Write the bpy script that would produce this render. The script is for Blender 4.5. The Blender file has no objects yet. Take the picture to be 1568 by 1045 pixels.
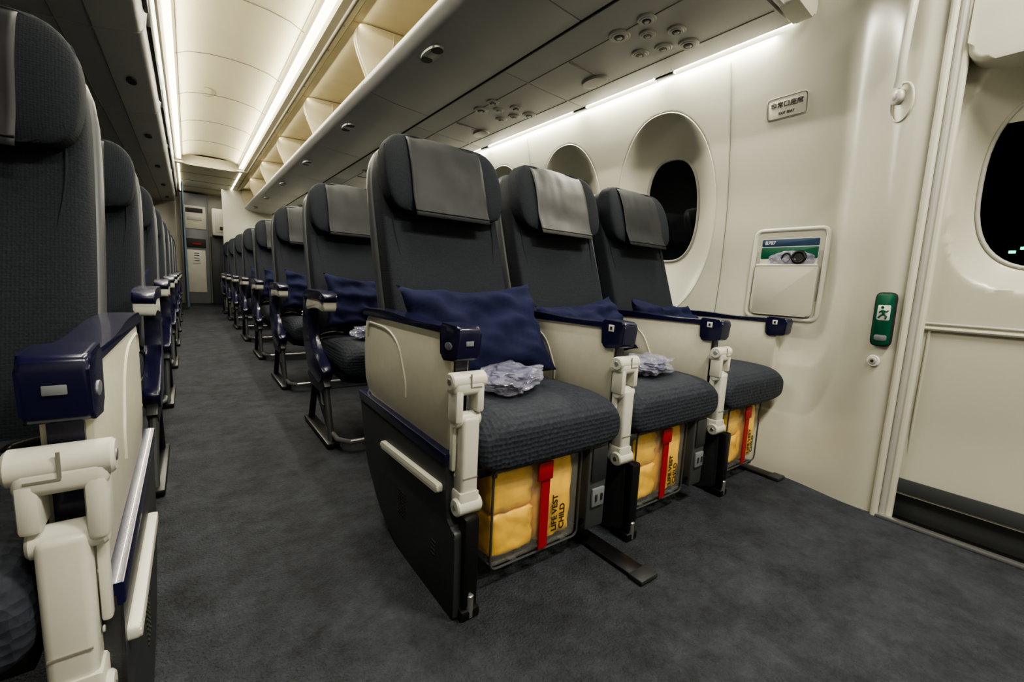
import bpy, bmesh, math, random
from mathutils import Vector, Matrix, noise
random.seed(4)
SC = bpy.context.scene
COL = SC.collection
try: SC.view_settings.look = 'AgX - Medium High Contrast'
except Exception: pass

# ------------------------------------------------------------ materials
def M(name, col, rough=.5, metal=0, nz=None, bump=None, coat=0, emit=None, alpha=1, trans=0, sheen=0, bd=.0015, spec=.5):
    m = bpy.data.materials.new(name); m.use_nodes = True
    nt = m.node_tree; b = nt.nodes['Principled BSDF']
    b.inputs['Base Color'].default_value = (*col, 1)
    b.inputs['Roughness'].default_value = rough
    b.inputs['Metallic'].default_value = metal
    b.inputs['Coat Weight'].default_value = coat
    b.inputs['Alpha'].default_value = alpha
    b.inputs['Transmission Weight'].default_value = trans
    b.inputs['Sheen Weight'].default_value = sheen
    b.inputs['Specular IOR Level'].default_value = spec
    if emit:
        b.inputs['Emission Color'].default_value = (*emit[0], 1)
        b.inputs['Emission Strength'].default_value = emit[1]
    tc = nt.nodes.new('ShaderNodeTexCoord')
    if nz is None: nz = (6, .06)
    n = nt.nodes.new('ShaderNodeTexNoise'); n.inputs['Scale'].default_value = nz[0]
    n.inputs['Detail'].default_value = 5 if len(nz) < 3 else 12
    n.inputs['Roughness'].default_value = .5 if len(nz) < 3 else nz[2]
    nt.links.new(tc.outputs['Object'], n.inputs['Vector'])
    mr = nt.nodes.new('ShaderNodeMapRange')
    mr.inputs['From Min'].default_value = .3; mr.inputs['From Max'].default_value = .7
    mr.inputs['To Min'].default_value = 1-nz[1]; mr.inputs['To Max'].default_value = 1+nz[1]
    nt.links.new(n.outputs['Fac'], mr.inputs['Value'])
    mx = nt.nodes.new('ShaderNodeVectorMath'); mx.operation = 'SCALE'
    mx.inputs[0].default_value = col
    nt.links.new(mr.outputs['Result'], mx.inputs['Scale'])
    nt.links.new(mx.outputs['Vector'], b.inputs['Base Color'])
    if bump:
        kind, sc, st = bump
        if kind == 'vor':
            t = nt.nodes.new('ShaderNodeTexVoronoi'); out = 'Distance'; t.inputs['Randomness'].default_value = .25
        else:
            t = nt.nodes.new('ShaderNodeTexNoise'); out = 'Fac'
        t.inputs['Scale'].default_value = sc
        nt.links.new(tc.outputs['Object'], t.inputs['Vector'])
        bp = nt.nodes.new('ShaderNodeBump'); bp.inputs['Strength'].default_value = st; bp.inputs['Distance'].default_value = bd
        nt.links.new(t.outputs[out], bp.inputs['Height'])
        nt.links.new(bp.outputs['Normal'], b.inputs['Normal'])
    return m

m_carpet = M('carpet', (.033, .037, .046), .85, nz=(8, .8, .85), bump=('noise', 180, 1.0), bd=.006, spec=.3)
m_fab = M('seat_fabric', (.020, .024, .032), .8, nz=(300, .25), bump=('vor', 190, .5), spec=.25)
m_cush = M('cushion_fabric', (.027, .032, .045), .75, nz=(120, .3), bump=('vor', 90, 1.0), bd=.003, spec=.3)
m_head = M('headrest_fabric', (.018, .022, .029), .85, nz=(250, .2), bump=('vor', 220, .4), spec=.25)
m_cover = M('headrest_cover_vinyl', (.024, .026, .030), .55, nz=(12, .12), bump=('noise', 25, .3), spec=.35)
m_cover2 = M('headrest_cover_pale', (.075, .076, .080), .5, nz=(12, .15), bump=('noise', 25, .4), spec=.4)
m_navy = M('navy_plastic', (.007, .007, .038), .25, coat=.25)
m_pillow = M('pillow_cloth', (.011, .014, .050), .85, nz=(8, .15), bump=('noise', 14, .5), bd=.004, spec=.2)
m_cream = M('cream_plastic', (.58, .565, .47), .42, nz=(40, .03))
m_white = M('white_hinge_plastic', (.64, .63, .56), .35)
m_wall = M('sidewall_plastic', (.60, .59, .50), .28, nz=(2.5, .03))
m_door = M('door_plastic', (.50, .49, .41), .32, nz=(2.5, .04))
m_ceil = M('ceiling_plastic', (.66, .62, .47), .5, nz=(1.5, .04))
m_shell = M('seat_shell_grey', (.19, .20, .22), .4)
m_rimshell = M('seat_back_shell', (.085, .090, .10), .4)
m_dark = M('dark_grey_panel', (.028, .030, .034), .42, nz=(120, .12), bump=('noise', 400, .25))
m_black = M('black_plastic', (.006, .006, .007), .35)
m_gbox = M('electronics_box_grey', (.055, .060, .065), .5)
m_metal = M('brushed_aluminium', (.50, .50, .50), .32, metal=.85)
m_bin = M('bin_grey', (.40, .40, .39), .40, nz=(3, .05))
m_psu = M('service_panel_grey', (.40, .40, .39), .40, nz=(3, .05))
m_bincream = M('bin_liner_cream', (.58, .53, .39), .5)
m_glass = M('night_window_glass', (.004, .005, .006), .06, coat=.5)
m_rim = M('window_rim', (.42, .41, .38), .4)
m_green = M('exit_green', (.0, .09, .045), .4, nz=(10, .02))
m_sign = M('sign_white', (.75, .75, .70), .5)
m_ink = M('ink_black', (.02, .02, .02), .6)
m_yellow = M('vest_yellow', (.98, .56, .02), .4, nz=(14, .30), bump=('noise', 22, .9), bd=.005)
m_red = M('strap_red', (.33, .008, .012), .6)
m_clear = M('clear_plastic', (.75, .75, .72), .08, alpha=.13, bump=('noise', 12, .5), bd=.006)
m_bag = M('crumpled_plastic_film', (.42, .42, .56), .07, alpha=.42, nz=(30, .35), bump=('noise', 45, 1), coat=1, bd=.010)
m_cloth_grey = M('wrapped_blanket', (.05, .05, .13), .6, nz=(20, .5))
m_strip = M('cove_light', (.9, .88, .78), .5, emit=((1.0, .93, .74), 7))
m_strip2 = M('sidewall_light', (.9, .9, .84), .5, emit=((1.0, .96, .80), 12))
m_lens = M('lamp_lens', (.9, .88, .78), .5, emit=((1.0, .94, .82), 6))
m_curtain = M('curtain_blue', (.10, .15, .21), .8)
m_blueband = M('navy_print', (.02, .05, .12), .4)
m_seam = M('seam_grey', (.22, .21, .18), .7)  # plain grey for panel joints and fine detail lines
m_darkseam = M('gap_black', (.006, .006, .006), .6)  # flat black for the dark gaps along the bins

# ------------------------------------------------------------ mesh helpers
class Part:
    def __init__(s): s.bm = bmesh.new(); s.mats = []
    def mi(s, m):
        if m not in s.mats: s.mats.append(m)
        return s.mats.index(m)
    def merge(s, tb, mat, mx=None):
        bmesh.ops.recalc_face_normals(tb, faces=tb.faces[:])
        i = s.mi(mat)
        for f in tb.faces: f.material_index = i; f.smooth = True
        if mx is not None: tb.transform(mx)
        me = bpy.data.meshes.new('tmp'); tb.to_mesh(me); tb.free()
        s.bm.from_mesh(me); bpy.data.meshes.remove(me)
    def box(s, c, size, mat, bev=.004, seg=2, rot=None):
        tb = bmesh.new(); bmesh.ops.create_cube(tb, size=1)
        bmesh.ops.scale(tb, vec=size, verts=tb.verts[:])
        if bev > 0: bmesh.ops.bevel(tb, geom=tb.edges[:], offset=min(bev, min(size)*.49), segments=seg, profile=.5, affect='EDGES', clamp_overlap=True)
        mx = Matrix.Translation(c)
        if rot is not None: mx = mx @ rot
        s.merge(tb, mat, mx); return s
    def prism(s, outline, a0, a1, mat, bev=.003, axis='x', seg=2):
        tb = bmesh.new()
        def P(a, p):
            if axis == 'x': return (a, p[0], p[1])
            if axis == 'y': return (p[0], a, p[1])
            return (p[0], p[1], a)
        v0 = [tb.verts.new(P(a0, p)) for p in outline]; v1 = [tb.verts.new(P(a1, p)) for p in outline]
        n = len(outline)
        f0 = tb.faces.new(v0); f1 = tb.faces.new(v1[::-1])
        for i in range(n): tb.faces.new((v0[i], v0[(i+1) % n], v1[(i+1) % n], v1[i]))
        if bev > 0:
            es = list(set(list(f0.edges)+list(f1.edges)))
            bmesh.ops.bevel(tb, geom=es, offset=bev, segments=seg, profile=.5, affect='EDGES', clamp_overlap=True)
        s.merge(tb, mat); return s
    def loft(s, rings, mat, cap=True, closed=True):
        tb = bmesh.new(); R = [[tb.verts.new(p) for p in r] for r in rings]; n = len(R[0])
        for a, b in zip(R[:-1], R[1:]):
            for i in range(n if closed else n-1):
                tb.faces.new((a[i], a[(i+1) % n], b[(i+1) % n], b[i]))
        if cap and closed:
            tb.faces.new(R[0][::-1]); tb.faces.new(R[-1])
        s.merge(tb, mat); return s
    def tube(s, pts, r, mat, seg=10, closed=False):
        pts = [Vector(p) for p in pts]; rings = []; n = len(pts); prev = None
        for i, p in enumerate(pts):
            if closed: d = (pts[(i+1) % n]-pts[i-1]).normalized()
            else: d = (pts[min(i+1, n-1)]-pts[max(i-1, 0)]).normalized()
            if prev is None:
                up = Vector((0, 0, 1)) if abs(d.z) < .9 else Vector((1, 0, 0))
                a = d.cross(up).normalized()
            else:
                a = (prev-d*prev.dot(d)).normalized()
            prev = a; b = d.cross(a)
            rings.append([p+(a*math.cos(t)+b*math.sin(t))*r for t in [2*math.pi*k/seg for k in range(seg)]])
        if closed: rings.append(rings[0]); s.loft(rings, mat, cap=False)
        else: s.loft(rings, mat)
        return s
    def cyl(s, p0, p1, r, mat, seg=20, r2=None):
        p0 = Vector(p0); p1 = Vector(p1); d = (p1-p0).normalized()
        up = Vector((0, 0, 1)) if abs(d.z) < .9 else Vector((1, 0, 0)); a = d.cross(up).normalized(); b = d.cross(a)
        r2 = r if r2 is None else r2; rings = []; e = min(.003, r*.25)
        L = (p1-p0).length; e = min(e, L*.3)
        for (t, q) in ((0, r-e), (e, r), (L-e, r2), (L, r2-e)):
            rings.append([p0+d*t+(a*math.cos(k)+b*math.sin(k))*q for k in [2*math.pi*j/seg for j in range(seg)]])
        s.loft(rings, mat); return s
    def mesh(s, name, off=None, sharp=35):
        me = bpy.data.meshes.new(name)
        if off is not None: s.bm.transform(Matrix.Translation(off))
        s.bm.to_mesh(me); s.bm.free()
        for m in s.mats: me.materials.append(m)
        try: me.set_sharp_from_angle(angle=math.radians(sharp))
        except Exception: pass
        return me

def obj(name, me, parent=None, mx=None):
    o = bpy.data.objects.new(name, me); COL.objects.link(o)
    if parent is not None: o.parent = parent
    if mx is not None: o.matrix_local = mx
    return o
def empty(name, loc=(0, 0, 0)):
    e = bpy.data.objects.new(name, None); e.empty_display_size = .1; COL.objects.link(e); e.location = loc; return e
def subsurf(o, l=1):
    m = o.modifiers.new('sub', 'SUBSURF'); m.levels = l; m.render_levels = l
def rpoly(pts, seg=6):
    out = []; n = len(pts)
    for i in range(n):
        p = Vector(pts[i][:2]); r = pts[i][2] if len(pts[i]) > 2 else 0
        if r <= 0: out.append(tuple(p)); continue
        a = Vector(pts[i-1][:2])-p; b = Vector(pts[(i+1) % n][:2])-p
        ra = min(r, a.length*.49); rb = min(r, b.length*.49)
        A = p+a.normalized()*ra; B = p+b.normalized()*rb
        for k in range(seg+1):
            t = k/seg; out.append(tuple(A*(1-t)**2+p*2*t*(1-t)+B*t*t))
    return out
def sgp(v, e): return math.copysign(abs(v)**e, v)
def smooth(t): t = max(0, min(1, t)); return t*t*(3-2*t)
def sering(hw, hd, n=4, N=32):
    return [(sgp(math.cos(2*math.pi*k/N), 2/n)*hw, sgp(math.sin(2*math.pi*k/N), 2/n)*hd) for k in range(N)]
def text(body, size, mat, parent, mx, bold=False, align='CENTER'):
    c = bpy.data.curves.new('label', 'FONT'); c.body = body; c.size = size; c.extrude = .0006
    c.align_x = align; c.align_y = 'CENTER'
    if bold: c.offset = size*.02
    c.materials.append(mat)
    o = bpy.data.objects.new('lettering', c); COL.objects.link(o); o.parent = parent; o.matrix_local = mx
    return o

YO = .95
OFF = Vector((0, -YO, 0))
# ------------------------------------------------------------ seat parts
def yb(z): return 1.20+.325*(z-.42)
def make_back():
    p = Part(); rings = []
    S = [(.36, .17, .03), (.37, .19, .045), (.42, .203, .055), (.52, .21, .055), (.65, .213, .05), (.80, .213, .045),
         (.95, .212, .04), (1.03, .208, .036), (1.08, .19, .03), (1.115, .16, .024), (1.13, .13, .012)]
    for z, hw, hd in S:
        r = []
        for x, y in sering(hw, hd, 3.6):
            q = abs(x)/hw
            yy = yb(z)+.02+y
            if y < 0: yy -= .028*q**3 + .012*math.exp(-((z-.55)/.1)**2)*(1-q*q)
            r.append((x, yy, z))
        rings.append(r)
    p.loft(rings, m_fab)
    def fy(x, z):
        hw = .213; hd = .046
        return yb(z)+.02-hd*max(0, 1-(abs(x)/hw)**3.6)**(1/3.6)-.028*(abs(x)/hw)**3-.012*math.exp(-((z-.55)/.1)**2)*(1-(x/hw)**2)
    for sx in (-1, 1):
        pts = []
        for k in range(14):
            z = .46+.035*k; x = sx*(.150+.030*smooth((z-.62)/.25)); pts.append((x, fy(x, z)+.0015, z))
        p.tube(pts, .0028, m_head, 6)
    return p.mesh('backrest', OFF, 60)
def make_shell():
    p = Part(); rings = []
    for z, hw, hd in [(.34, .19, .02), (.36, .213, .035), (.5, .220, .033), (.8, .222, .028), (1.0, .220, .025), (1.07, .203, .022), (1.115, .17, .018), (1.13, .13, .01)]:
        rings.append([(x, yb(z)+.060+y, z) for x, y in sering(hw, hd, 5)])
    p.loft(rings, m_rimshell)
    return p.mesh('back_shell', OFF, 60)
HS = [(.895, .15, .015), (.905, .185, .032), (.935, .203, .044), (1.0, .212, .05), (1.06, .210, .05), (1.10, .198, .044), (1.13, .172, .034), (1.146, .135, .014)]
def hinterp(z):
    for a, b in zip(HS[:-1], HS[1:]):
        if a[0] <= z <= b[0]:
            t = (z-a[0])/(b[0]-a[0]); return a[1]*(1-t)+b[1]*t, a[2]*(1-t)+b[2]*t
    return (HS[0][1:] if z < HS[0][0] else HS[-1][1:])
def make_head():
    p = Part(); rings = []
    for z, hw, hd in HS:
        r = []
        for x, y in sering(hw, hd, 3.4, 48):
            q = abs(x)/hw; yy = yb(z)-.042+y
            if y < 0: yy -= .06*max(0, q-.55)**1.1
            r.append((x, yy, z))
        rings.append(r)
    p.loft(rings, m_head)
    for sx in (-1, 1):
        for xx in (.202, .192):
            pts = [(sx*xx*(.965 if z in (.93, 1.10) else 1.0), yb(z)-.075-.012*(xx < .2), z) for z in (.93, .96, 1.0, 1.04, 1.07, 1.10)]
            p.tube(pts, .004, m_head, 6)
    return p.mesh('headrest', OFF, 60)
def make_cover(mat, sd):
    p = Part(); rows = []
    NX = 24; path = []
    for k in range(17): path.append(('f', .886+(1.132-.886)*k/16))
    for k in range(1, 8): path.append(('t', k/7))
    for kind, v in path:
        r = []
        for i in range(NX+1):
            x = -.130+.260*i/NX
            if kind == 'f':
                hw, hd = hinterp(max(v, .935)); y = yb(v)-.042-hd*max(0, 1-(abs(x)/hw)**3.4)**(1/3.4)-.06*max(0, abs(x)/hw-.55)**1.1-.007
                if v < .95: y -= (.95-v)*.14
                if v > 1.11: y += (v-1.11)*.35
                z = v
            else:
                y0 = yb(1.132)-.042-.034; y = y0+v*.085; z = 1.132+.021*math.sin(min(v*1.7, 1)*math.pi/2)-(.02*(v-.6) if v > .6 else 0)
                z -= .03*(abs(x)/.2)**3
            w = noise.noise(Vector((x*14+sd, v*11 if kind == 'f' else 12.4+v*3, 2+sd)))*.006+noise.noise(Vector((x*40+sd, v*20 if kind == 'f' else 22, 2+sd)))*.0015
            r.append((x, y+w-.001, z))
        rows.append(r)
    p.loft(rows, mat, closed=False)
    p.tube([tuple(Vector(q)+Vector((0, -.002, 0))) for q in rows[1]], .0022, mat, 6)
    return p.mesh('headrest_cover', OFF, 80)
def make_cushion():
    p = Part(); rings = []
    S = [(.706, .20, .030, .338), (.710, .212, .044, .339), (.724, .220, .056, .345), (.75, .222, .063, .354), (.81, .223, .063, .363), (.90, .223, .060, .366), (1.05, .222, .057, .361), (1.20, .22, .055, .356), (1.25, .20, .04, .35)]
    for y, hw, hd, zc in S:
        r = []
        for x, z in sering(hw, hd, 3.8, 44):
            q = abs(x)/hw; zz = zc+z
            if z > 0: zz += .010*q**2*(1-q**6) - .006*(1-q*q)*(y > .78)
            r.append((x, y, zz))
        rings.append(r)
    p.loft(rings, m_cush)
    p.box((0, .96, .285), (.42, .42, .03), m_black, .006)
    p.tube([(-.23, .80, .265), (.23, .80, .265)], .017, m_black)
    p.tube([(-.23, 1.10, .265), (.23, 1.10, .265)], .017, m_black)
    for sx in (-1, 1):
        p.tube([(sx*.215, 1.15, .40), (sx*.19, 1.06, .437), (sx*.13, 1.0, .438)], .010, m_black, 6)
    return p.mesh('seat_cushion', OFF, 60)

def big_arm(kind):
    p = Part()
    P = rpoly([(.768, .337, .02), (.768, .590, .01), (1.305, .588, .05), (1.312, .45, .03), (1.29, .345, .10)])
    p.prism(P, -.020, .020, m_cream, .004)
    Q = rpoly([(.760, .315, .01), (.760, .594, .005), (1.315, .595, .055), (1.328, .45, .03), (1.305, .320, .11)])
    if kind == 'end': p.prism(rpoly([(.79, .31, .03), (.775, .594, .005), (1.25, .594, .03), (1.25, .31, .03)]), -.018, .018, m_cream, .003)
    else: p.prism(Q, -.014, .014, m_navy, .003)
    for sx in (-1, 1):
        pts = [(sx*.020, y, z) for y, z in rpoly([(1.285, .525), (1.275, .565, .02), (1.06, .560, .14), (.995, .44, .02), (.995, .405)], 8)]
        p.tube(pts, .0035, m_cream, 6)
    p.prism(rpoly([(.79, .588), (.79, .604, .006), (.95, .600, .1), (1.10, .611, .1), (1.30, .604, .02), (1.322, .583, .01)]), -.025, .025, m_navy, .005)
    p.prism(rpoly([(.735, .540, .010), (.728, .608, .014), (.812, .612, .012), (.806, .532, .014)]), -.026, .026, m_navy, .006, seg=3)
    if kind == 'aisle':
        p.prism([(.770+.015*math.cos(t), .566+.008*math.sin(t)) for t in [k*math.pi/10 for k in range(20)]], -.0275, -.025, m_shell, .0005)
        p.box((0, .7305, .575), (.018, .002, .010), m_shell, .001)
    else:
        p.box((-.0265, .775, .590), (.002, .018, .018), m_sign, .0005)
        p.box((-.0277, .775, .590), (.001, .007, .009), m_ink, 0)
    if kind != 'end':
        p.box((0, .742, .487), (.070, .045, .030), m_white, .009, 3)
        p.cyl((-.040, .738, .500), (.040, .738, .500), .0185, m_white)
        p.cyl((-.041, .738, .500), (.041, .738, .500), .008, m_metal)
        p.box((-.024, .738, .452), (.018, .038, .070), m_white, .006)
        p.box((.024, .738, .462), (.018, .038, .055), m_white, .006)
        p.cyl((-.030, .738, .420), (.030, .738, .420), .016, m_white)
        p.box((0, .7195, .503), (.003, .002, .026), m_seam, 0)
        p.box((.012, .7195, .489), (.026, .002, .002), m_seam, 0)
        p.box((.004, .738, .345), (.040, .040, .165), m_white, .008, 3)
        p.box((-.022, .748, .375), (.010, .016, .13), m_white, .004)
        p.box((.004, .7175, .300), (.034, .002, .002), m_seam, 0)
        p.prism(rpoly([(.715, .27), (.760, .27), (.760, .235, .01), (.738, .212, .02), (.712, .225, .015)]), -.020, .026, m_white, .006)
        p.cyl((-.026, .728, .238), (.032, .728, .238), .019, m_white)
        p.cyl((-.027, .728, .238), (.033, .728, .238), .007, m_metal)
        for zz in (.30, .37, .42): p.cyl((-.017, .745, zz), (-.0172-.002, .745, zz), .004, m_rim, 10)
    if kind == 'aisle':
        p.prism(rpoly([(.705, .0, .01), (1.0, .0, .05), (1.14, .05, .05), (1.255, .16, .05), (1.315, .34), (.752, .33), (.750, .22), (.735, .20, .02), (.708, .19, .01)]), -.034, .004, m_dark, .005)
        p.prism([(.752, .318), (1.31, .325), (1.318, .352), (.752, .345)], -.037, .0, m_navy, .003)
        p.prism(rpoly([(.765, .258, .006), (.765, .276, .006), (1.10, .262, .006), (1.10, .244, .006)]), -.047, -.030, m_white, .004)
        for a in range(5):
            for b in range(8): p.box((-.0345, 1.00-.010*a, .165-.0085*b), (.002, .006, .004), m_ink, 0)
        for a in range(4): p.box((-.0345, .80, .13-.010*a), (.002, .020, .003), m_ink, 0)
    if kind in ('aisle', 'mid'):
        x0 = 0 if kind == 'aisle' else .03
        if kind == 'mid':
            p.prism(rpoly([(.715, .03, .01), (.80, .0, .01), (.86, .0, .02), (.90, .26, .02), (.90, .30), (.735, .30, .02), (.722, .20, .02)]), x0-.020, x0+.020, m_dark, .005)
            for a in range(4):
                for b in range(4): p.box((x0-.0205, .86-.017*a, .245-.014*b), (.002, .011, .007), m_shell, 0)
            p.box((x0, .79, .29), (.05, .14, .02), m_dark, .004)
        p.box((x0, .708, .125), (.036, .028, .20), m_black, .008)
        p.cyl((x0, .697, .004), (x0, .697, .055), .008, m_metal)
        p.box((x0, .72, .012), (.045, .06, .024), m_black, .006)
        p.tube([(x0+.012, .95, .27), (x0+.012, 1.12, .03)], .014, m_black)
        p.box((x0+.012, 1.10, .012), (.05, .12, .024), m_black, .006)
    return p.mesh('armrest_'+kind, OFF)

def slim_arm(kind):
    p = Part()
    cap = rpoly([(.80, .580, .02), (.79, .612, .02), (.85, .628, .03), (1.12, .628, .02), (1.17, .60, .02), (1.16, .585), (.88, .596, .03)])
    p.prism(cap, -.027, .027, m_navy, .008, seg=3)
    p.prism(rpoly([(.800, .548, .02), (.803, .598, .01), (1.10, .600), (1.13, .535, .03), (.94, .560, .06)]), -.024, .024, m_white, .006)
    p.prism(rpoly([(1.10, .58), (1.19, .60, .02), (1.22, .42, .06), (1.12, .27, .06), (.90, .24, .03), (.84, .30, .03), (.92, .335, .06), (1.06, .38, .08), (1.10, .47, .06)]), -.022, .022, m_navy, .007)
    p.prism(rpoly([(.84, .24), (.92, .30), (1.08, .30), (1.16, .24), (1.10, .20), (.90, .20)]), -.015, .015, m_dark, .004)
    p.tube([(0, .88, .25), (0, .80, .02)], .012, m_gbox if kind == 'aisle' else m_black)
    p.tube([(0, 1.06, .24), (0, 1.16, .02)], .014, m_black)
    p.box((0, .98, .014), (.05, .44, .022), m_black, .006)
    p.tube([(0, .82, .06), (0, 1.1, .23)], .010, m_black)
    return p.mesh('armrest_slim_'+kind, OFF)
def make_bar():
    p = Part()
    p.tube([(-.24, 1.0, .23), (-.24, .93, .12), (-.24, .86, .055), (-.235, .74, .045), (-.20, .69, .045), (.24, .69, .045)], .010, m_metal)
    return p.mesh('baggage_bar', OFF)

ME = dict(back=make_back(), shell=make_shell(), head=make_head(), cover=make_cover(m_cover, 0), cover2=make_cover(m_cover2, 5), cover3=make_cover(m_cover, 9), cush=make_cushion(),
          big_aisle=big_arm('aisle'), big_mid=big_arm('mid'), big_end=big_arm('end'),
          slim_aisle=slim_arm('aisle'), slim_mid=slim_arm('mid'), bar=make_bar())

def seat(xc, dy, idx, style, mirror=False):
    e = empty('airplane_seat', (xc, YO+dy, 0))
    if mirror: e.scale = (-1, 1, 1)
    for k, nm in (('back', 'backrest'), ('shell', 'back_shell'), ('head', 'headrest'), ('cush', 'seat_cushion')):
        o = obj(nm, ME[k], e); subsurf(o, 1)
    o = obj('headrest_cover', ME[('cover', 'cover2', 'cover3')[idx]], e)
    sm = o.modifiers.new('s', 'SOLIDIFY'); sm.thickness = .003
    T = Matrix.Translation((-.245, 0, 0))
    if style == 'big':
        obj('armrest', ME['big_aisle' if idx == 0 else 'big_mid'], e, T)
        if idx == 2: obj('armrest_outer', ME['big_end'], e, Matrix.Translation((.245, 0, 0)))
    else:
        obj('armrest', ME['slim_aisle' if idx == 0 else 'slim_mid'], e, T)
        if idx == 2: obj('armrest_outer', ME['slim_mid'], e, Matrix.Translation((.245, 0, 0)))
        obj('baggage_bar', ME['bar'], e)
    return e
XR = .44; SP = .493; PITCH = 1.05; NR = 8
def dyr(r): return r*PITCH-(.055 if r else 0)
for r in range(NR):
    for i in range(3):
        seat(XR+SP*(i+.5), dyr(r), i, 'big' if r == 0 else 'slim')
XL = -.108; LOFF = -.14
for r in range(NR):
    for i in range(3):
        seat(XL-SP*(i+.5), LOFF+dyr(r), i, 'big' if r == 0 else 'slim', True)

# ------------------------------------------------------------ pillows
def pillow(loc, rot, W=.20, Hh=.15, T=.06, seed=0):
    p = Part(); N = 30
    def sheet(sg):
        rows = []
        for j in range(N+1):
            v = -1+2*j/N; r = []
            for i in range(N+1):
                u = -1+2*i/N
                th = T*(max(0, 1-abs(u)**3.2)**.6)*(max(0, 1-abs(v)**3.2)**.6)
                x = u*W*(1-.10*(1-v*v)*abs(u)**4); z = v*Hh*(1-.15*(1-u*u)*abs(v)**4)
                w = noise.noise(Vector((u*2.6+seed, v*2.6, sg*3)))*.022+noise.noise(Vector((u*5+v*3+seed, v*4, sg*3+7)))*.012
                edge = noise.noise(Vector((u*3+seed, v*3, 20)))*.012
                bend = -.030*u*u
                r.append((x, sg*(th+w*min(1, th/T*1.5))+bend+edge, z+edge*(abs(v) > .9)))
            rows.append(r)
        return rows
    p.loft(sheet(-1), m_pillow, closed=False); p.loft(sheet(1), m_pillow, closed=False)
    bmesh.ops.remove_doubles(p.bm, verts=p.bm.verts[:], dist=.0008)
    bmesh.ops.recalc_face_normals(p.bm, faces=p.bm.faces[:])
    o = obj('pillow', p.mesh('pillow', None, 80)); o.location = loc; o.rotation_euler = rot; return o
R = math.radians
pillow((XR+SP*.5-.015, 1.075, .545), (R(-30), R(-3), R(-3)), .220, .150, .062, 0)
pillow((XR+SP*1.5-.02, 1.115, .530), (R(-36), R(-5), R(6)), .215, .120, .055, 5)
pillow((XR+SP*2.5, 1.115, .530), (R(-36), R(4), R(0)), .21, .120, .055, 9)
for r in range(1, 5):
    pillow((XR+SP*.5, 1.115+dyr(r), .56), (R(-22), R(3*r), R(0)), .20, .13, .055, 11+r)
    if r > 1: pillow((XL-SP*.5, 1.115+dyr(r)+LOFF, .54), (R(-28), R(-3*r), R(0)), .20, .12, .055, 21+r)

def bag(loc, rot, s=(.085, .06, .028), seed=0):
    e = empty('plastic_wrapped_blanket', loc); e.rotation_euler = (0, 0, rot)
    for nm, sc, mt, amp in (('wrapper', 1, m_bag, .34), ('contents', .80, m_cloth_grey, .2)):
        tb = bmesh.new(); bmesh.ops.create_icosphere(tb, subdivisions=5, radius=1)
        for v in tb.verts:
            q = v.co.copy(); n1 = noise.noise(q*2.2+Vector((seed, 0, 0)))*amp; n2 = abs(noise.noise(q*4+Vector((seed, 3, 0))))*amp*.7
            f = 1+n1+n2
            v.co = Vector((sgp(q.x, .75)*s[0], sgp(q.y, .75)*s[1], max(-.8, q.z)*s[2]))*f*sc
            v.co.z = max(v.co.z, -s[2]*.8)
        p = Part(); p.merge(tb, mt); obj(nm, p.mesh(nm, None, 25), e)
    return e
bag((XR+SP*.5-.02, .90, .452), .5, (.105, .07, .030), 1)
bag((XR+SP*1.5+.03, .87, .450), .3, (.095, .065, .030), 5)
for r in range(1, 5):
    bag((XR+SP*.5-.02, .90+dyr(r), .450), .3*r, (.10, .07, .03), 7+r)
bag((XL-SP*.5+.05, .90+LOFF+dyr(1), .450), .3, (.10, .07, .03), 17)
bag((XL-SP*.5+.05, .90+LOFF+dyr(2), .450), .3, (.10, .07, .03), 19)

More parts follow.
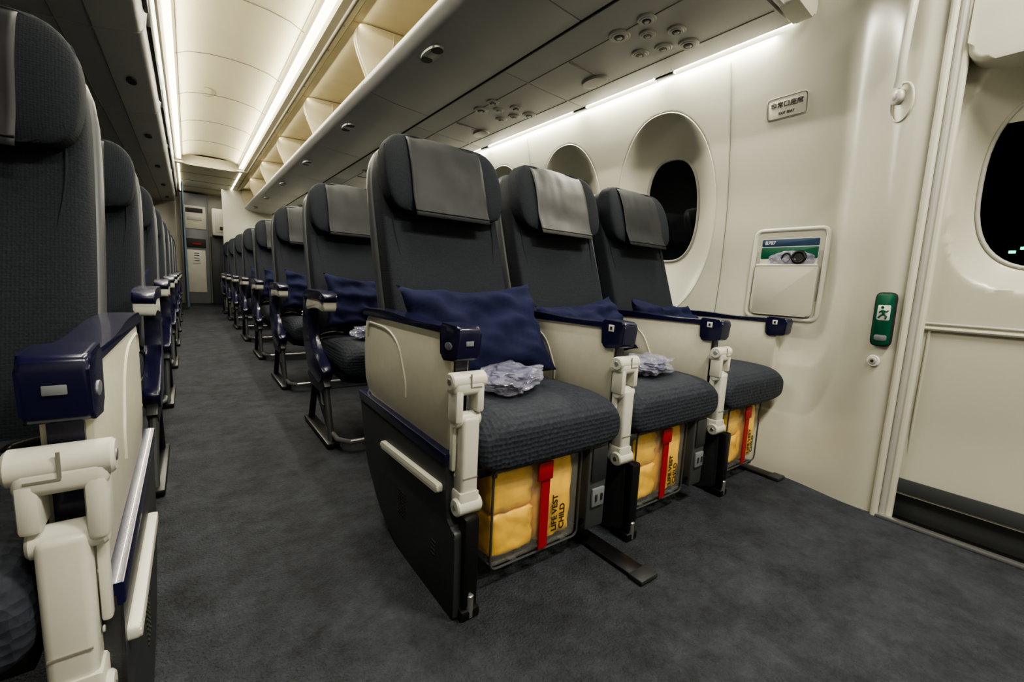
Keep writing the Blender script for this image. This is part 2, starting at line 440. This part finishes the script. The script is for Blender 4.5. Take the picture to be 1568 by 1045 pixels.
# ------------------------------------------------------------ life vest boxes
def vest_box(xc, w=.27):
    e = empty('life_vest_box', (xc, .80, .172))
    p = Part()
    for k, (cx, cz, sx, sz) in enumerate(((-.068, .052, .122, .10), (-.066, -.052, .125, .108), (.060, .0, .125, .215))):
        tb = bmesh.new(); bmesh.ops.create_cube(tb, size=1)
        bmesh.ops.subdivide_edges(tb, edges=tb.edges[:], cuts=9, use_grid_fill=True)
        for v in tb.verts:
            c = v.co*2
            l = (abs(c.x)**9+abs(c.y)**9+abs(c.z)**9)**(1/9)
            c = c/l if l > 0 else c
            d = 1+.05*noise.noise(c*2+Vector((k*4, 0, 0)))
            cr = noise.noise(Vector((c.x*3+k*3, c.z*5, 1)))*.008
            v.co = Vector((cx+c.x*sx/2*d, c.y*.054*d+cr, cz+c.z*sz/2*d))
        p.merge(tb, m_yellow)
    obj('folded_vests', p.mesh('folded_vests', None, 50), e)
    p = Part()
    p.box((0, 0, 0), (w, .13, .24), m_clear, .018, 3)
    obj('clear_case', p.mesh('clear_case'), e)
    p = Part()
    for y in (-.064, .064):
        p.tube([(x, y, z) for x, z in rpoly([(-w/2, -.118, .02), (w/2, -.118, .02), (w/2, .118, .02), (-w/2, .118, .02)], 5)], .003, m_gbox, 6, True)
    p.prism(rpoly([(-.069, .124), (.05, .124), (.05, .121), (-.066, .121)]), .0, .026, m_red, 0)
    p.prism(rpoly([(-.071, .124), (-.067, .124), (-.0675, -.11), (-.0715, -.11)]), .0, .026, m_red, 0)
    p.box((.008, -.073, .09), (.045, .006, .045), m_red, .002)
    p.box((0.07, -.03, .124), (.07, .03, .006), m_gbox, .002)
    p.box((-.06, 0, -.128), (.02, .12, .012), m_gbox, .002); p.box((.10, 0, -.128), (.02, .12, .012), m_gbox, .002)
    obj('strap_and_frame', p.mesh('strap'), e)
    for i, (b, dx) in enumerate((('LIFE VEST', .050), ('CHILD', .075))):
        mx = Matrix.Translation((dx, -.068, -.03-.015*i)) @ Matrix.Rotation(R(90), 4, 'X') @ Matrix.Rotation(R(90), 4, 'Z')
        text(b, .023, m_ink, e, mx, True)
    p = Part()
    for sx in (-.12, .12): p.box((sx, .0, .115), (.012, .10, .05), m_gbox, .002)
    obj('hanger', p.mesh('hanger'), e)
    return e
vest_box(XR+SP*.5-.035); vest_box(XR+SP*1.5-.045, .25); vest_box(XR+SP*2.5-.03, .24)
def ebox(xc, y=.80):
    e = empty('seat_power_box', (xc, y, .185)); p = Part()
    p.box((0, 0, 0), (.070, .16, .24), m_gbox, .008)
    p.box((0, -.082, .06), (.055, .006, .09), m_dark, .003)
    p.box((0, -.083, -.03), (.045, .008, .05), m_shell, .003)
    for a in (-.01, .01): p.box((a, -.088, -.03), (.006, .003, .018), m_ink, 0)
    p.box((0, .03, .115), (.05, .10, .04), m_gbox, .004)
    p.tube([(-.03, -.07, -.09), (-.045, -.05, -.12), (-.03, .02, -.15), (.0, .08, -.165)], .006, m_black, 8)
    obj('housing', p.mesh('housing'), e)
ebox(XR+SP*.5+.150); ebox(XR+SP*1.5+.137)
def track(x, y0, y1, w=.055):
    p = Part(); p.box((x, (y0+y1)/2, .006), (w, y1-y0, .010), m_black, .003)
    p.box((x, y0+.015, .008), (w*1.15, .04, .012), m_dark, .003)
    obj('seat_track_cover', p.mesh('track'))
track(.86, .56, 1.25); track(1.78, .64, 1.25, .05)

# ------------------------------------------------------------ side wall
PR = [(0, 1.825), (.10, 1.85), (.3, 1.925), (.5, 1.975), (.8, 2.0), (1.1, 1.995), (1.4, 1.955), (1.6, 1.915), (1.75, 1.87), (1.9, 1.80), (2.2, 1.62)]
def wx(h):
    for a, b in zip(PR[:-1], PR[1:]):
        if h <= b[0]:
            t = (h-a[0])/(b[0]-a[0]); return a[1]*(1-t)+b[1]*t
    return PR[-1][1]
def wxs(h): return (wx(max(0, h-.06))+wx(max(0, h-.03))+wx(h)+wx(min(2.2, h+.03))+wx(min(2.2, h+.06)))/5
def dx_(h): return 1.785-.035*(h/1.4)**2
WIN = [1.43+.70*k for k in range(13)]
ZI, ZO, AI, BI, AO, BO, DEP = 1.11, 1.06, .150, .255, .292, .50, .095
def recess(y, h, yc):
    ro = ((abs(y-yc)/AO)**2.2+(abs(h-ZO)/BO)**2.2)**(1/2.2)
    if ro >= 1: return 0
    ri = ((abs(y-yc)/AI)**2.6+(abs(h-ZI)/BI)**2.6)**(1/2.6)
    if ri <= 1: return DEP
    s = (1-ro)/((1-ro)+(ri-1)*.60); return DEP*(s**.85)
def wallX(y, h, rec=True):
    s = smooth((.66-y)/.26); x = wxs(h)*(1-s)+dx_(h)*s
    if rec and y > 1.1:
        for yc in WIN:
            if abs(y-yc) < AO: x += recess(y, h, yc); break
    return x
def grid_wall(name, ys, hs, f, mat, sharp=45):
    p = Part(); p.loft([[(f(y, h), y, h) for h in hs] for y in ys], mat, closed=False)
    return obj(name, p.mesh(name, None, sharp))
ys = [.355+.009*k for k in range(int((3.6-.355)/.009))]+[3.6+.03*k for k in range(int((10.6-3.6)/.03)+1)]
hs = [2.2*k/220 for k in range(221)]
wall_r = grid_wall('wall_right', ys, hs, wallX, m_wall)
def frame_at(y, h, off=.0):
    P0 = Vector((wallX(y, h, False), y, h)); e = .02
    ty = (Vector((wallX(y-e, h, False), y-e, h))-Vector((wallX(y+e, h, False), y+e, h))).normalized()
    tz = (Vector((wallX(y, h+e, False), y, h+e))-Vector((wallX(y, h-e, False), y, h-e))).normalized()
    n = ty.cross(tz).normalized(); tz = n.cross(ty)
    m = Matrix((ty, tz, n)).transposed().to_4x4(); m.translation = P0+n*off; return m
for i, yc in enumerate(WIN):
    p = Part(); N = 48
    ring = [(sgp(math.cos(2*math.pi*k/N), 2/2.6), sgp(math.sin(2*math.pi*k/N), 2/2.6)) for k in range(N)]
    X = lambda h: wxs(h)+DEP
    def rr(s, dx): return [(X(ZI+b*BI*s)+dx, yc+a*AI*s, ZI+b*BI*s) for a, b in ring]
    p.loft([rr(1.0, -.004), rr(.7, -.004), rr(.35, -.004), rr(.02, -.004)], m_glass)
    p.tube(rr(1.02, -.006), .007, m_rim, 8, True)
    N2 = 64
    lip = [(yc+sgp(math.cos(2*math.pi*k/N2), 2/2.2)*AO, ZO+sgp(math.sin(2*math.pi*k/N2), 2/2.2)*BO) for k in range(N2)]
    p.tube([(wxs(h)+.0025, y, h) for y, h in lip], .004, m_wall, 8, True)
    obj('window_%d' % (i+1), p.mesh('window', None, 60))
p = Part()
for yc in [1.08]+[1.43+.70*k+.35 for k in range(1, 12, 2)]:
    p.tube([(wallX(yc, h, False)-.0005, yc, h) for h in [.02+.05*k for k in range(34)]], .0018, m_seam, 6)
obj('trim_1', p.mesh('trim_joints'))
p = Part()
for (yy, xo, w, mt) in ((.356, -.008, .010, m_wall), (.338, -.002, .009, m_rim), (.322, .004, .010, m_wall)):
    p.tube([(dx_(h)+xo, yy, h) for h in [0+.1*k for k in range(23)]], w, mt, 10)
p.box((1.83, .335, 1.1), (.09, .03, 2.2), m_wall, .004)
obj('trim_2', p.mesh('trim_door_frame'))

# ------------------------------------------------------------ door
DX = 1.815; DYC = .098
def doorX(y, h):
    yc = DYC
    x = DX - .03*smooth((h-1.1)/.5) - .02*smooth((.35-h)/.3)
    ao, bo, ai, bi = .212, .34, .165, .245; zc = 1.05
    ro = ((abs(y-yc)/ao)**3.2+(abs(h-zc-.03)/bo)**3.2)**(1/3.2)
    if ro < 1:
        ri = ((abs(y-yc)/ai)**2.6+(abs(h-zc)/bi)**2.6)**(1/2.6)
        s = 1 if ri <= 1 else (1-ro)/((1-ro)+(ri-1)*.6); x += .085*min(1, s**.8)
    return x
dys = [.325-.009*k for k in range(122)]; dhs = [.09+2.1*k/190 for k in range(191)]
dr = empty('door_1', (0, 0, 0))
o = grid_wall('door_panel', dys, dhs, doorX, m_door); o.parent = dr
p = Part(); N = 48
ring = [(sgp(math.cos(2*math.pi*k/N), 2/2.6), sgp(math.sin(2*math.pi*k/N), 2/2.6)) for k in range(N)]
def rr(s, dx): return [(doorX(DYC, 1.05)+dx, DYC+a*.165*s, 1.05+b*.245*s) for a, b in ring]
p.loft([rr(1, -.004), rr(.6, -.004), rr(.02, -.004)], m_glass); p.tube(rr(1.01, -.006), .006, m_rim, 8, True)
obj('door_window', p.mesh('door_window', None, 60), dr)
p = Part()
p.prism(rpoly([(.318, 1.345, .06), (.318, 1.85, .02), (-.60, 1.85, .02), (-.60, 1.345, .06)]), 1.735, 1.86, m_wall, .030, seg=5)
p.tube([(DX-.001, .32, .635), (DX-.001, -.7, .635)], .004, m_rim, 8)
p.tube([(DX-.006, .318, .62), (DX-.006, -.7, .62)], .006, m_door, 8)
p.tube([(DX-.002, .305, .62), (DX-.005, .305, .12)], .004, m_door, 8)
obj('door_bustle', p.mesh('bustle'), dr)
p = Part(); p.box((1.835, -.2, .05), (.02, 1.06, .10), m_gbox, .003); p.box((1.822, -.2, .10), (.03, 1.06, .012), m_black, .002)
p.box((1.793, -.2, .120), (.004, 1.04, .045), m_gbox, .001)
obj('door_kick_plate', p.mesh('kick'), dr)
p = Part(); p.box((1.775, -.2, .006), (.022, 1.10, .012), m_metal, .003); p.box((1.808, -.2, .003), (.045, 1.06, .006), m_black, .001)
obj('door_sill', p.mesh('sill'), dr)
p = Part(); mg = M('glint_green', (.05, .6, .4), .4, emit=((.03, 1, .55), 3))  # glowing chips stand in for teal reflections in the door glass
p.box((1.888, .176, .852), (.004, .014, .008), mg, .001); p.box((1.888, .158, .862), (.004, .008, .008), mg, .001); p.box((1.888, .14, .845), (.004, .012, .006), mg, .001)
obj('glass_glint', p.mesh('lamp'), dr)

p = Part()
hp = [(dx_(1.33)-.012, .46, 1.335), (1.735, .455, 1.355), (1.715, .45, 1.40), (1.708, .445, 1.50), (1.712, .44, 1.62), (1.72, .44, 1.72), (1.75, .44, 1.78)]
p.tube(hp, .012, m_white, 12)
for yy, hh in ((.46, 1.32), (.45, 1.80)):
    fm = frame_at(yy, hh)
    p.cyl(fm @ Vector((0, 0, -.004)), fm @ Vector((0, 0, .014)), .022, m_white)
    p.cyl(fm @ Vector((0, 0, .0)), fm @ Vector((0, 0, .0155)), .012, m_rim)
    fm = frame_at(yy-.01, hh-.02)
    p.tube([fm @ Vector((.04*math.cos(t), .055*math.sin(t), .001)) for t in [k*math.pi/12 for k in range(24)]], .003, m_wall, 8, True)
obj('grab_handle', p.mesh('grab_handle', None, 50))

# ------------------------------------------------------------ wall furniture
def plate(p, w, h, t, mat, r, z0=0, cx=0, cy=0):
    p.prism(rpoly([(cx-w/2, cy-h/2, r), (cx+w/2, cy-h/2, r), (cx+w/2, cy+h/2, r), (cx-w/2, cy+h/2, r)]), z0, z0+t, mat, min(.0015, t*.4), axis='z')
e = empty('exit_seat_placard'); e.matrix_world = frame_at(.855, 1.445, .001)
p = Part(); plate(p, .150, .082, .002, m_wall, .014)
p.tube([(x, y, .0025) for x, y in rpoly([(-.072, -.038, .014), (.072, -.038, .014), (.072, .038, .014), (-.072, .038, .014)])], .0009, m_ink, 6, True)
obj('plate', p.mesh('plate'), e)
text('\u975e\u5e38\u53e3\u5ea7\u5e2d', .024, m_ink, e, Matrix.Translation((0, .010, .003)))
text('EXIT SEAT', .013, m_ink, e, Matrix.Translation((0, -.020, .003)))
e = empty('exit_sign'); e.matrix_world = frame_at(.408, .638, .002)
p = Part(); plate(p, .056, .172, .008, m_ink, .018); plate(p, .048, .164, .010, m_green, .016)
plate(p, .034, .048, .011, m_sign, .004, 0, 0, .022)
plate(p, .034, .018, .011, m_shell, .006, 0, 0, -.058)
obj('plate', p.mesh('plate'), e)
p = Part()
for pts, r in (([(-.004, .030), (.001, .018)], .004), ([(.001, .018), (.009, .010), (.006, .002)], .0026), ([(.001, .018), (-.007, .012), (-.013, .005)], .0026), ([(-.003, .029), (.008, .025), (.012, .030)], .0022), ([(-.004, .029), (-.012, .022)], .0022)):
    p.tube([(x, y, .0115) for x, y in pts], r, m_green, 6)
p.cyl((-.004, .0385, .010), (-.004, .0385, .0125), .0045, m_green, 12)
obj('running_figure', p.mesh('figure'), e)
e = empty('wall_button'); e.matrix_world = frame_at(.420, .502, .0)
p = Part(); p.cyl((0, 0, 0), (0, 0, .006), .019, m_sign); p.cyl((0, 0, .005), (0, 0, .009), .011, m_rim); p.cyl((0, 0, .008), (0, 0, .0105), .005, m_ink)
obj('button', p.mesh('button'), e)
e = empty('literature_pocket'); e.matrix_world = frame_at(.800, .785, .0)
p = Part()
W2, H2 = .27, .365
p.tube([(x, y, .006) for x, y in rpoly([(-W2/2, -H2/2, .03), (W2/2, -H2/2, .03), (W2/2, H2/2, .03), (-W2/2, H2/2, .03)])], .009, m_white, 10, True)
plate(p, .25, .345, .003, m_rim, .02)
p.prism(rpoly([(-.118, -.170, .02), (.118, -.170, .02), (.118, .035, .012), (-.118, .035, .012)]), .006, .022, m_wall, .006, axis='z')
p.tube([(-.115, .036, .018), (.115, .036, .018)], .006, m_white, 8)
obj('pocket', p.mesh('pocket'), e)
p = Part(); plate(p, .215, .125, .003, m_sign, .004, .004, .0, .085)
plate(p, .214, .030, .0035, m_blueband, .003, .004, 0, .130); plate(p, .214, .048, .0036, m_green, .003, .004, 0, .088)
obj('safety_card', p.mesh('safety_card'), e)
text('B787', .020, m_sign, e, Matrix.Translation((-.075, .130, .0085)), True)
p = Part()
tb = bmesh.new(); bmesh.ops.create_icosphere(tb, subdivisions=4, radius=1)
for v in tb.verts:
    f = 1+.3*noise.noise(v.co*2.5); v.co = Vector((v.co.x*.080*f+.015, v.co.y*.035*f+.058, v.co.z*.010*f+.014))
p.merge(tb, m_bag)
p.tube([(.045+.022*math.cos(t), .068+.022*math.sin(t), .020) for t in [k*math.pi/8 for k in range(16)]], .007, m_black, 8, True)
p.tube([(.0+.016*math.cos(t), .066+.018*math.sin(t), .020) for t in [k*math.pi/8 for k in range(16)]], .005, m_black, 8, True)
p.cyl((.045, .068, .014), (.045, .068, .024), .018, m_ink)
obj('wrapped_headset', p.mesh('headset'), e)

# ------------------------------------------------------------ overhead bins
seams = [.82, 1.36, 2.71, 4.06, 5.41, 6.76, 8.11, 9.4]
for a, b in zip(seams[:-1], seams[1:]):
    e = empty('overhead_bin', (0, (a+b)/2, 0)); L = (b-a)/2-.003
    p = Part()
    p.prism(rpoly([(.862, 1.822, .006), (.858, 1.795, .015), (.90, 1.762, .03), (1.05, 1.738, .05), (1.274, 1.722, .004), (1.274, 1.740), (1.05, 1.757), (.915, 1.785, .02), (.885, 1.822, .006)]), -L, L, m_bin, .002, axis='y')
    obj('bucket', p.mesh('bucket'), e)
    p = Part()
    ins = [(.885, 1.815), (.93, 1.79), (1.27, 1.75), (1.50, 1.80), (1.60, 1.95), (1.50, 2.08), (1.2, 2.125), (.80, 2.11)]
    outs = [(.80, 2.125), (1.2, 2.14), (1.51, 2.095), (1.615, 1.95), (1.51, 1.787), (1.27, 1.742), (.93, 1.777), (.885, 1.80)]
    p.prism(ins+outs, -L, L, m_bincream, 0, axis='y')
    for s in (-1, 1):
        dv = rpoly([(.895, 1.80), (1.27, 1.752), (1.50, 1.80, .05), (1.60, 1.95, .1), (1.50, 2.08, .05), (1.2, 2.12), (.83, 2.105, .03), (.80, 2.02, .10)])
        p.prism(dv, s*(L-.012)-.010, s*(L-.012)+.010, m_bincream, .004, axis='y')
        p.tube([(.93+.10*math.sin(t), s*(L-.024), 1.80+.30*t/1.57) for t in [k*1.57/10 for k in range(11)]], .003, m_ceil, 6)
        p.tube([(1.0+.12*math.sin(t), s*(L-.024), 1.80+.30*t/1.57) for t in [k*1.57/10 for k in range(11)]], .003, m_ceil, 6)
    obj('liner', p.mesh('liner'), e)
    if b-a > 1:
        p = Part()
        p.prism([(.965+.036*math.cos(t), .095*math.sin(t)) for t in [k*math.pi/16 for k in range(32)]], 1.7405, 1.751, m_psu, 0, axis='z')
        for sy in (-1, 1):
            p.prism([(.965+.028*math.cos(t), sy*.056+.030*math.sin(t)) for t in [k*math.pi/10 for k in range(20)]], 1.7385, 1.75, m_ink, 0, axis='z')
        p.box((.965, 0, 1.741), (.036, .055, .006), m_rim, .002)
        obj('latch', p.mesh('latch'), e)
p = Part()
p.prism(rpoly([(.735, 2.105), (.745, 2.085, .008), (.79, 2.095, .01), (.805, 2.125), (.74, 2.14)]), .8, 9.4, m_ceil, 0, axis='y')
for k in range(24): p.box((.763, 1.0+.35*k, 2.087), (.012, .012, .008), m_rim, .002)
p.prism([(.750, 2.085), (.758, 2.085), (.758, 2.090), (.750, 2.090)], .8, 9.4, m_seam, 0, axis='y')
obj('trim_3', p.mesh('trim_bin_rail'))

# ------------------------------------------------------------ passenger service units
psu_y = [.83]+[1.90+1.05*k for k in range(8)]
def zps(x): return 1.722-.017*(x-1.284)/.316 if x < 1.6 else 1.705-.005*(x-1.6)/.245
for k, (a, b) in enumerate(zip(psu_y[:-1], psu_y[1:])):
    e = empty('passenger_service_unit', (0, 0, 0)); p = Part()
    p.prism(rpoly([(1.286, 1.735), (1.286, 1.722, .005), (1.60, 1.705, .05), (1.845, 1.700, .01), (1.852, 1.72)]), a+.002, b-.002, m_psu, .002, axis='y')
    for xx in (1.44, 1.72): p.box((xx, (a+b)/2, zps(xx)+.003), (.004, b-a-.02, .010), m_seam, 0)
    p.box((1.280, (a+b)/2, 1.728), (.006, b-a-.002, .02), m_darkseam, 0)
    p.box((1.58, b-.30, zps(1.58)+.003), (.27, .004, .010), m_seam, 0)
    obj('panel', p.mesh('psu_panel'), e)
    y0 = 1.24+1.05*k; p = Part()
    for (dx, dy, r, lamp) in ((-.125, .075, .044, 0), (-.055, -.01, .034, 1), (-.135, -.065, .036, 0), (.035, .095, .036, 1), (.065, .0, .036, 1), (.0, -.105, .036, 0), (.115, -.085, .042, 0)):
        x = 1.575+dx; z = zps(x)
        p.cyl((x, y0+dy, z-.006), (x, y0+dy, z+.004), r, m_rim, 28)
        p.cyl((x, y0+dy, z-.0085), (x, y0+dy, z), r*.76, m_psu, 28)
        p.cyl((x, y0+dy, z-.0105), (x, y0+dy, z), r*.52, m_seam if lamp else m_ink, 20)
        p.cyl((x, y0+dy, z-.014), (x, y0+dy, z), r*.28, m_rim if lamp else m_psu, 16)
    p.prism([(1.655+.045*math.cos(t), y0+.40+.075*math.sin(t)) for t in [j*math.pi/16 for j in range(32)]], 1.692, 1.71, m_rim, .005, axis='z')
    obj('reading_lights', p.mesh('reading_lights'), e)
p = Part(); p.prism(rpoly([(1.70, 1.70, .01), (1.84, 1.685, .03), (1.86, 1.72, .02), (1.84, 1.80), (1.70, 1.80)]), .755, .818, m_wall, .012, axis='y', seg=3)
p.prism(rpoly([(.86, 1.82), (.86, 1.78, .03), (1.28, 1.715), (1.70, 1.70), (1.80, 1.70), (1.80, 2.20), (.74, 2.20), (.74, 2.10)]), .80, .818, m_psu, .006, axis='y')
obj('trim_4', p.mesh('trim_bin_end'))
p = Part(); p.prism([(1.856, 1.712), (1.880, 1.718), (1.880, 1.730), (1.856, 1.730)], .83, 9.4, m_strip2, 0, axis='y')
for yy in (1.38, 1.94, 2.95, 4.0, 5.05, 6.1): p.box((1.857, yy, 1.702), (.02, .10, .012), m_dark, .002)
obj('sidewall_light_strip', p.mesh('strip'))

for a, b in zip([.2, 1.5, 2.85, 4.2, 5.55, 6.9, 8.25], [1.5, 2.85, 4.2, 5.55, 6.9, 8.25, 9.4]):
    e = empty('overhead_bin', (0, (a+b)/2, 0)); L = (b-a)/2-.004; p = Part()
    out = [(-.118, 1.81, .01), (-.13, 1.775, .02), (-.30, 1.745, .04), (-.80, 1.725), (-1.39, 1.745, .04), (-1.56, 1.775, .02), (-1.572, 1.81, .01), (-1.60, 2.095), (-.088, 2.095)]
    p.prism(rpoly(out), -L, L, m_bin, .004, axis='y')
    for xx in (-.30, -.42, -.80): p.box((xx, 0, 1.748 if xx > -.35 else 1.742 if xx > -.5 else 1.728), (.005, 2*L-.01, .012), m_seam, 0)
    obj('bin_body', p.mesh('bin_body'), e)
    p = Part()
    p.prism([(-.22+.024*math.cos(t), .06*math.sin(t)) for t in [k*math.pi/16 for k in range(32)]], 1.750, 1.762, m_ink, 0, axis='z')
    p.box((-.105, 0, 1.905), (.016, 2*L*.90, .13), m_darkseam, .003)  # darkness of the open gap put in as a black strip
    p.box((-.099, 0, 1.92), (.010, .08, .07), m_rim, .003)
    obj('latch', p.mesh('latch'), e)

# ------------------------------------------------------------ ceiling
p = Part()
prof = [(-.15, 2.105), (-.075, 2.11), (-.06, 2.135), (-.015, 2.135), (-.01, 2.165), (.06, 2.20), (.18, 2.222), (.31, 2.228), (.44, 2.222), (.56, 2.20), (.635, 2.165), (.64, 2.13), (.69, 2.128), (.70, 2.10), (.745, 2.095)]
p.prism(prof+[(x, z+.012) for x, z in prof[::-1]], .82, 7.6, m_ceil, 0, axis='y')
up = prof[4:11]
for yy in [1.35+.9*k for k in range(7)]:
    p.tube([(x, yy, z-.0015) for x, z in up], .003, m_seam, 6)
for yy in (2.2, 4.9):
    p.tube([(.20+.05*math.cos(t), yy+.12*math.sin(t), 2.2215) for t in [k*math.pi/12 for k in range(24)]], .002, m_seam, 6, True)
for xx, zz in ((-.0, 2.168), (.62, 2.168)): p.tube([(xx, .83, zz), (xx, 7.6, zz)], .003, m_seam, 6)
p.prism(rpoly([(-.15, 7.6), (.0, 7.6), (.04, 7.68, .05), (.58, 7.68, .05), (.62, 7.6), (.80, 7.6), (.80, 10.6), (-.15, 10.6)]), 2.085, 2.11, m_ceil, .006, axis='z')
p.box((.3, 7.70, 2.16), (.95, .02, .13), m_ceil, .004)
for yy in (8.3, 9.0, 9.7): p.box((.33, yy, 2.084), (.8, .02, .004), m_seam, 0)
p.box((-.85, 5.0, 2.275), (5.4, 13.4, .03), m_ceil, 0)
p.box((1.25, -.45, 2.21), (1.2, 2.46, .02), m_ceil, .004); p.box((-1.4, -.75, 2.21), (4.4, 1.9, .02), m_ceil, .004)
obj('ceiling', p.mesh('ceiling'))
p = Part()
p.prism([(-.058, 2.128), (-.018, 2.128), (-.018, 2.133), (-.058, 2.133)], .85, 7.6, m_strip, 0, axis='y')
p.prism([(.643, 2.124), (.688, 2.122), (.688, 2.127), (.643, 2.129)], .85, 7.6, m_strip, 0, axis='y')
p.prism([(-.06, 2.078), (-.04, 2.078), (-.04, 2.084), (-.06, 2.084)], 7.7, 10.3, m_strip, 0, axis='y')
p.prism([(.66, 2.078), (.68, 2.078), (.68, 2.084), (.66, 2.084)], 7.7, 10.3, m_strip, 0, axis='y')
obj('ceiling_light_strip', p.mesh('ceiling_light_strip'))
p = Part()
for (x, y) in ((1.2, -.25), (.25, -.5)):
    p.box((x, y, 2.192), (.50, .20, .016), m_lens, .004)
obj('ceiling_lamp', p.mesh('ceiling_lamp'))

# ------------------------------------------------------------ floor and other walls
p = Part(); p.box((-.93, 4.6, -.02), (5.6, 13, .04), m_carpet, 0); obj('floor', p.mesh('floor'))
p = Part(); p.box((-3.70, 4.6, 1.1), (.05, 12.6, 2.3), m_wall, 0); obj('wall_left', p.mesh('wall_left'))
p = Part(); p.box((-.85, -1.65, 1.1), (5.7, .05, 2.3), m_wall, 0); p.box((1.83, -1.2, 1.1), (.06, .9, 2.3), m_wall, .004); obj('wall_front', p.mesh('wall_front'))
p = Part(); p.box((-.85, 10.63, 1.1), (5.7, .05, 2.3), m_wall, 0); obj('wall_back', p.mesh('wall_back'))
p = Part(); p.box((1.25, 9.45, 1.05), (1.45, .04, 2.1), m_wall, .01); p.box((-.93, 9.45, 1.05), (1.6, .04, 2.1), m_wall, .01); obj('wall_partition', p.mesh('wall_partition'))
p = Part(); rows = []
for z in (.05, .6, 1.2, 1.6, 2.02):
    rows.append([(-.03+.026*math.sin(k*1.3)*(1.2-z*.3), 8.85+.034*k, z) for k in range(17)])
p.loft(rows, m_curtain, closed=False); p.tube([(-.03, 8.85, 2.04), (-.03, 9.42, 2.04)], .01, m_metal)
obj('curtain', p.mesh('curtain', None, 80))
e = empty('galley_unit', (.25, 10.45, 0)); p = Part()
p.box((-.12, 0, 1.03), (.42, .25, 2.05), m_shell, .01)
p.box((-.12, -.13, 1.62), (.36, .02, .42), m_cream, .01); p.box((-.12, -.145, 1.75), (.26, .01, .08), m_ink, .003)
p.box((-.12, -.145, 1.60), (.22, .01, .06), m_rim, .003)
p.box((-.12, -.13, .62), (.30, .02, .80), m_white, .01)
p.box((-.12, -.145, 1.15), (.32, .02, .16), m_ink, .004); p.box((-.10, -.16, 1.13), (.14, .02, .03), m_red, .004)
p.box((-.11, -.145, .88), (.12, .01, .22), m_sign, .003)
for zz in (.82, .87, .92, .96): p.box((-.11, -.152, zz), (.08, .004, .012), m_ink, 0)
p.box((.34, -.25, 1.55), (.40, .30, .50), m_white, .03); p.box((.34, -.405, 1.55), (.30, .01, .36), m_cream, .01); p.box((.30, -.412, 1.44), (.08, .01, .06), m_ink, .003)
p.box((.30, -.10, .65), (.36, .2, 1.30), m_gbox, .02); p.box((.40, -.21, .6), (.12, .02, 1.1), m_white, .01)
obj('cabinet', p.mesh('galley'), e)

# ------------------------------------------------------------ lights
def area(name, loc, size, sizey, power, rot, col=(1, .94, .79)):
    l = bpy.data.lights.new(name, 'AREA'); l.shape = 'RECTANGLE'; l.size = size; l.size_y = sizey; l.energy = power; l.color = col
    o = bpy.data.objects.new(name, l); COL.objects.link(o); o.location = loc; o.rotation_euler = rot; return o
area('cove_lamp', (-.035, 4.2, 2.122), .03, 6.6, 58, (0, R(-25), 0))
area('cove_lamp', (.665, 4.2, 2.118), .03, 6.6, 58, (0, R(25), 0))
area('cove_lamp', (.03, 4.2, 2.13), .02, 6.6, 13, (0, R(-150), 0), (1, .91, .66))
area('cove_lamp', (.60, 4.2, 2.13), .02, 6.6, 13, (0, R(150), 0), (1, .91, .66))
area('galley_lamp', (.3, 9.2, 2.07), .5, 1.6, 8, (0, 0, 0))
area('bin_lamp', (.83, 5.1, 2.09), .02, 8.2, 7, (0, R(-60), 0), (1, .89, .62))
area('sidewall_lamp', (1.868, 5.1, 1.703), .03, 8.4, 90, (0, R(8), 0), (1, .95, .80))
area('door_area_lamp', (1.2, -.25, 2.18), .48, .18, 38, (0, 0, 0), (1, .95, .81))
area('door_area_lamp', (.25, -.5, 2.18), .48, .18, 20, (0, 0, 0), (1, .95, .81))
w = bpy.data.worlds.new('world'); SC.world = w; w.use_nodes = True
w.node_tree.nodes['Background'].inputs[0].default_value = (.9, .93, 1, 1); w.node_tree.nodes['Background'].inputs[1].default_value = .02

# ------------------------------------------------------------ camera
cam = bpy.data.cameras.new('camera'); cam.sensor_width = 36; cam.lens = 666/1568*36; cam.clip_start = .02
co = bpy.data.objects.new('camera', cam); COL.objects.link(co)
r = Vector((.8050, -.5917, .0473)).normalized(); b = Vector((-.5918, -.7946, .1342)).normalized()
u = b.cross(r).normalized(); b = r.cross(u)
mx = Matrix((r, u, b)).transposed().to_4x4(); mx.translation = Vector((0, 0, .70)); co.matrix_world = mx
SC.camera = co
